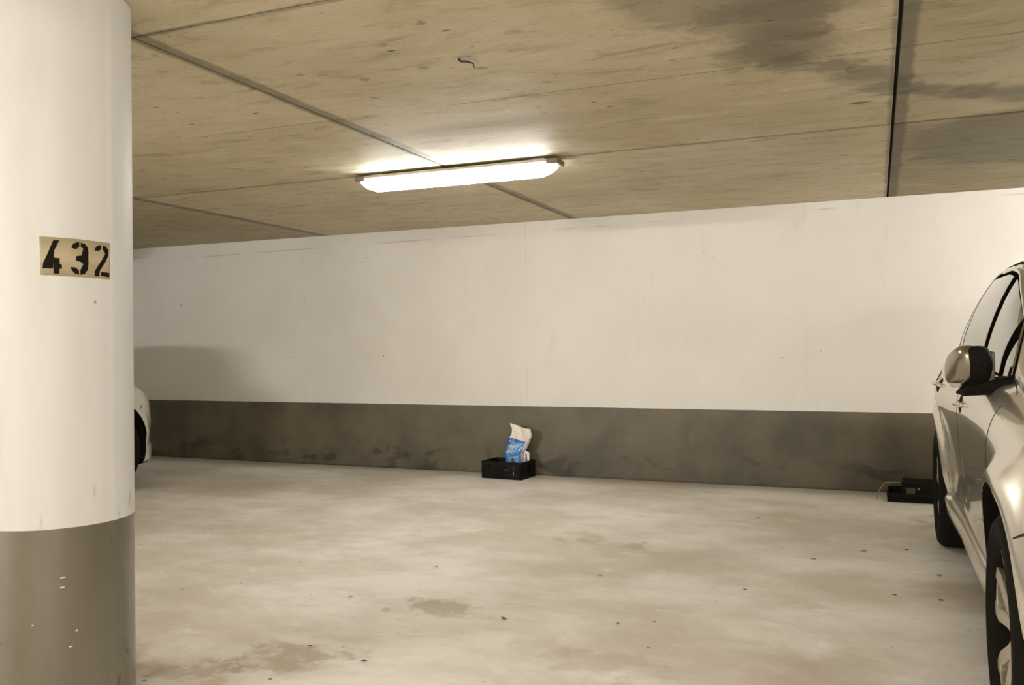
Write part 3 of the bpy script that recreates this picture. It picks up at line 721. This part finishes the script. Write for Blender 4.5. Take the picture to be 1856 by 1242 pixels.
# pale scuffs and moulded relief letters on the front of the crate
# moulded relief on the crate front: a small row of worn, pale letters
def letter_strokes(segs, x, z, w_, h, y, r):
    m = MB()
    for (a, b) in segs: m.box((x + min(a[0], b[0]) * w_ - r, y - .0012, z + min(a[1], b[1]) * h - r), (x + max(a[0], b[0]) * w_ + r, y, z + max(a[1], b[1]) * h + r))
    return m
sq = [((0, 0), (0, 1)), ((0, 1), (1, 1)), ((1, 0), (1, 1)), ((0, 0), (1, 0))]; ii = [((0, 0), (0, 1))]; uu = [((0, 0), (0, 1)), ((0, 0), (1, 0)), ((1, 0), (1, 1))]; ell = [((0, 0), (0, 1)), ((0, 0), (1, 0))]
mk = MB()
for segs, x in ((ell, .222), (sq, .232), (uu, .243), (ii, .254), (uu, .258)):
    q = letter_strokes(segs, x, .075, .007, .012, -.003, .0007); mk.add(q.v, q.f)
mark = mk.build('moulded_lettering', simple('worn_grey_relief', (.16, .14, .10, 1), .5), cr); mark['label'] = 'worn grey relief lettering'
MB().box((.300, -.0045, .045), (.306, -.003, .053)).box((.300, -.0045, .056), (.306, -.003, .063)).build('scuff', MAT['crumb'], cr)

def bag_at(loc, rotz):
    """upright paper bag, creased, its unprinted top pulled up to a point on the left"""
    t = thing('paper_bag', 'blue and white paper bag with a crumpled white top, standing in the small crate', 'bag', loc, rotz)
    L_ = pchip((0, .19, .24, .315, .333, .364, .39, .445), (0.0, .0, .010, .020, .034, .053, .053, .032))
    R_ = pchip((0, .205, .225, .29, .345, .405, .44), (.14, .142, .160, .195, .220, .212, .200))
    Dp = pchip((0, .12, .20, .29, .36, .45), (.072, .068, .055, .040, .018, .004))
    topf = pchip((0, .06, .35, .52, .7, 1), (.445, .441, .425, .410, .404, .402))
    NX, NZ = 26, 44
    topz = topf
    def front(u, w_):
        z = w_ * topz(u); x = L_(z) + (R_(z) - L_(z)) * u
        cr_ = .006 * math.sin(9 * u + 14 * w_) * math.sin(7 * w_ + 3 * u) + .0035 * math.sin(31 * u + 3 + 9 * math.sin(11 * w_)) * w_
        bul = .016 * math.sin(PI * min(1, max(0, u))) * (1 - w_)
        return Vector((x, -bul - cr_ + .03 * w_ * w_ - .004, z))
    v, f = [], []
    for j in range(NZ + 1):
        for i in range(NX + 1): v.append(front(i / NX, j / NZ))
    for j in range(NZ + 1):
        for i in range(NX + 1):
            p = front(i / NX, j / NZ); e = math.sin(PI * i / NX) * .012
            v.append(Vector((p.x + .004, p.y + Dp(p.z) + e + .004, p.z)))
    n1 = NX + 1; Lq = n1 * (NZ + 1)
    for j in range(NZ):
        for i in range(NX):
            a = j * n1 + i; f.append((a, a + 1, a + n1 + 1, a + n1)); a += Lq; f.append((a, a + n1, a + n1 + 1, a + 1))
    # gusseted sides: the middle of each side folds inwards
    def gus(i0, sgn):
        for j in range(NZ):
            ks = []
            for jj in (j, j + 1):
                a = v[jj * n1 + i0]; b = v[Lq + jj * n1 + i0]; w_ = jj / NZ
                fold = -sgn * (.018 * min(1, w_ * 1.6)) * (1 - w_ * .3) ; mid = (a + b) / 2 + Vector((fold + (.006 * math.sin(jj * .9)), 0, 0)); ks.append(len(v)); v.append(mid)
            a0, a1 = j * n1 + i0, (j + 1) * n1 + i0; b0, b1 = a0 + Lq, a1 + Lq
            f.append((a0, ks[0], ks[1], a1)); f.append((ks[0], b0, b1, ks[1]))
    gus(0, -1); gus(NX, 1)
    for i in range(NX): f.append((NZ * n1 + i, NZ * n1 + i + 1, Lq + NZ * n1 + i + 1, Lq + NZ * n1 + i)); f.append((i, Lq + i, Lq + i + 1, i + 1))
    o = mesh_obj('bag_body', v, f, MAT['bag_white'], t, auto=30)
    def inv(u, z, off):
        w_ = min(1, z / topz(u)); u2 = min(1, max(0, u)); p = front(u2, w_)
        d = (front(min(1, u2 + .02), w_) - front(max(0, u2 - .02), w_)).cross(front(u2, min(1, w_ + .02)) - front(u2, max(0, w_ - .02))).normalized()
        if d.y > 0: d = -d
        return p + d * off
    def printed(name, cols, mat, off, label=None):
        """cols: list of (u, z_low, z_high) giving the print's extent across the front"""
        v, f = [], []; K = 14; rows = []
        for (w0, a0, b0), (w1, a1, b1) in zip(cols, cols[1:]):
            n = max(1, int(abs(w1 - w0) / .05)); rows += [(w0 + (w1 - w0) * q / n, a0 + (a1 - a0) * q / n, b0 + (b1 - b0) * q / n) for q in range(n)]
        rows.append(cols[-1])
        for u, a, b in rows:
            for k in range(K + 1): v.append(inv(u, a + (b - a) * k / K, off))
        for j in range(len(rows) - 1):
            for k in range(K): q = j * (K + 1) + k; f.append((q, q + 1, q + K + 2, q + K + 1))
        o = mesh_obj(name, v, f, mat, t, smooth=True); sm = o.modifiers.new('s', 'SOLIDIFY'); sm.thickness = .0004; sm.offset = 0
        if label: o['label'] = label
        return o
    printed('blue_print', [(0, .02, .330), (.5, .02, .309), (.93, .02, .289), (.95, .02, .235), (1, .02, .215)], MAT['bag_blue'], .0012, 'mid blue printed front')
    printed('top_stripe', [(0, .268, .331), (.20, .272, .323), (.34, .286, .317), (.60, .288, .306), (.92, .283, .291)], MAT['bag_navy'], .0020, 'deep blue printed stripe')
    printed('lower_stripe', [(.42, .176, .182), (.60, .176, .196), (.80, .178, .210), (.96, .192, .214)], MAT['bag_navy'], .0020, 'deep blue slanting stripe')
    printed('left_stripe', [(0, .02, .20), (.04, .02, .17), (.09, .02, .15)], MAT['bag_navy'], .0020, 'deep blue strip at the lower left')
    printed('right_stripe', [(.66, .02, .125), (.90, .02, .130), (.93, .02, .205), (1, .02, .205)], MAT['bag_navy'], .0020, 'deep blue strip at the lower right')
    # two slanting lines of chunky white lettering, a small wordmark and a thin rule
    def stroke(name, segs, r, mat, off):
        m = MB()
        for a, b in segs:
            n = 4; m.tube([inv(a[0] + (b[0] - a[0]) * k / n, a[1] + (b[1] - a[1]) * k / n, off) for k in range(n + 1)], r, 5)
        return m.build(name, mat, t)
    F = {'T': [((0, 1), (1, 1)), ((.5, 1), (.4, 0))], 'O': [((0, 0), (.1, 1)), ((.1, 1), (1, 1)), ((1, 1), (.9, 0)), ((.9, 0), (0, 0))],
         'F': [((0, 0), (.1, 1)), ((.1, 1), (1, 1)), ((0, .5), (.8, .5))], 'I': [((.5, 0), (.5, 1))], 'X': [((0, 0), (1, 1)), ((0, 1), (1, 0))]}
    segs = []
    for word, u0, z0, du in (('TOFF', .16, .232, .125), ('XOI', .10, .196, .135)):
        for k, chh in enumerate(word):
            for a, b in F[chh]:
                g2 = lambda q: (u0 + k * du + q[0] * du * .74, z0 + .005 * k + q[1] * .024)
                segs.append((g2(a), g2(b)))
    stroke('white_lettering', segs, .0030, MAT['bag_white'], .003)
    stroke('small_wordmark', [((.09, .304), (.15, .300)), ((.17, .301), (.17, .290)), ((.20, .298), (.25, .290)), ((.27, .294), (.31, .287)), ((.33, .290), (.37, .284))], .0018, MAT['bag_white'], .003)
    stroke('thin_rule', [((.45, .162), (.74, .162)), ((.74, .162), (.82, .169))], .0018, MAT['bag_white'], .003)
    printed('pictured_food', [(.20, .142, .152), (.26, .138, .162), (.33, .138, .162), (.38, .144, .154)], MAT['bag_beige'], .0028, 'beige picture of the contents')
    printed('pictured_food', [(.42, .128, .136), (.48, .120, .154), (.58, .120, .150), (.66, .112, .132)], MAT['bag_brown'], .0028, 'brown picture of the contents')
    return t
bag = bag_at((-2.926, 6.885, .011), math.radians(-2))
# its side swells out to the right, printed with a blue strip of its own
def packet(x0, x1, d, h, name, mat, parent, seed, tip=0):
    rg = random.Random(seed); v, f = [], []; NX, NZ = 8, 10
    for side_ in (0, 1):
        for j in range(NZ + 1):
            for i in range(NX + 1):
                u, w_ = i / NX, j / NZ; z = h * w_ * (1 + tip * (u - .5)); x = x0 + (x1 - x0) * u + .004 * math.sin(5 * w_ + seed) + .002 * rg.uniform(-1, 1)
                th = d * (1 - .75 * w_ ** 2) * (math.sin(PI * (.12 + .76 * u))) ** .6
                v.append((x, (-th / 2 if side_ == 0 else th / 2) + rg.uniform(-.0018, .0018), z))
    n1 = NX + 1; L = n1 * (NZ + 1)
    for j in range(NZ):
        for i in range(NX): a = j * n1 + i; f.append((a, a + 1, a + n1 + 1, a + n1)); a += L; f.append((a, a + n1, a + n1 + 1, a + 1))
    bd = list(range(n1)) + [j * n1 + NX for j in range(1, NZ + 1)] + [NZ * n1 + i for i in range(NX - 1, -1, -1)] + [j * n1 for j in range(NZ - 1, 0, -1)]
    for a, b in zip(bd, bd[1:] + bd[:1]): f.append((a, b, b + L, a + L))
    return mesh_obj(name, v, f, mat, parent)
side = packet(.148, .194, .046, .212, 'swollen_side', MAT['bag_white'], bag, 4, -.10); side.location = (0, .052, 0)
o = packet(.161, .184, .060, .198, 'printed_strip', MAT['bag_navy'], side, 4, -.15); o['label'] = 'deep blue printed strip'

# dark crates behind the silver car
cr2 = crate('plastic_crate', 'low black plastic crate on the floor behind the rear wheel of the silver car', (.055, 6.675, 0), math.radians(-2), .52, .33, .062)
bx = thing('black_box', 'black box standing in the low crate behind the silver car', 'box', (.150, 6.72, .0105), math.radians(-3))
MB().box((0, 0, 0), (.36, .26, .105)).build('box_body', MAT['crate'], bx, bevel=.004)
MB().box((-.003, -.003, .105), (.363, .263, .118)).build('box_lid', MAT['crate'], bx, bevel=.004)
lb = MB().box((.03, -.0015, .025), (.085, -.0002, .085)).build('label_patch', simple('faded_grey_label', (.09, .08, .055, 1), .6), bx); lb['label'] = 'faded grey label'
lt = MB().box((.10, -.002, .078), (.113, -.0002, .084)).build('latch', MAT['crumb'], bx)
st = MB().tube([(-.012, 6.74, .002 + .004), (.0, 6.74, .06), (.04, 6.74, .125), (.14, 6.75, .127)], .003, 6)
tag(st.build('loose_strap', MAT['bag_beige']), 'thin pale strap beside the black box behind the silver car', 'strap')

# ------------------------------------------------------------ litter on the floor, stub of wire overhead
def leaf(x, y, sz, a, name, label, group):
    v = []; rg = random.Random(int(x * 1000 + y * 77)); n = 9
    for k in range(n):
        t = 2 * PI * k / n; r = sz * (1 if k % 2 else .72) * rg.uniform(.8, 1.15); v.append((r * 1.5 * math.cos(t), r * .6 * math.sin(t), .0035 + .003 * rg.random()))
    v.append((0, 0, .0075)); v2 = [(p[0], p[1], max(.0002, p[2] - .0030)) for p in v]
    f = [(k, (k + 1) % n, n) for k in range(n)] + [(n + 1 + (k + 1) % n, n + 1 + k, 2 * n + 1) for k in range(n)] + [(k, n + 1 + k, n + 1 + (k + 1) % n, (k + 1) % n) for k in range(n)]
    o = mesh_obj(name, v, f, MAT['leaf']); o.location = (x, y, 0); o.rotation_euler = (0, 0, a); tag(o, label, 'leaf', group); return o
spots = [(-1.41, 3.28, .016), (-2.06, 3.94, .012), (-1.24, 4.06, .011), (-.31, 4.75, .012), (-.71, 5.76, .012), (.13, 5.13, .013), (-.08, 5.03, .017), (-2.84, 5.72, .011), (-1.68, 2.66, .012), (-2.17, 3.33, .009),
         (-.96, 3.38, .009), (-.56, 4.05, .010), (.26, 4.62, .015), (.06, 4.19, .010), (.24, 4.17, .012), (-1.95, 2.72, .009)]
for i, (x, y, sz) in enumerate(spots):
    leaf(x, y, sz, i * 1.3 % 1.0 - .5, 'leaf_scrap', 'small dark scrap of dry leaf lying on the bare concrete floor', 'scraps of leaf scattered over the empty bay')
wr = MB().tube([(-1.44, 2.975, CEIL - .001), (-1.43, 2.972, CEIL - .012), (-1.40, 2.968, CEIL - .018), (-1.375, 2.965, CEIL - .030), (-1.370, 2.962, CEIL - .048)], [.004, .004, .0035, .0025, .0015], 6)
tag(wr.build('wire_stub', MAT['wire'], smooth=True), 'short bent black wire sticking out of the ceiling', 'wire')
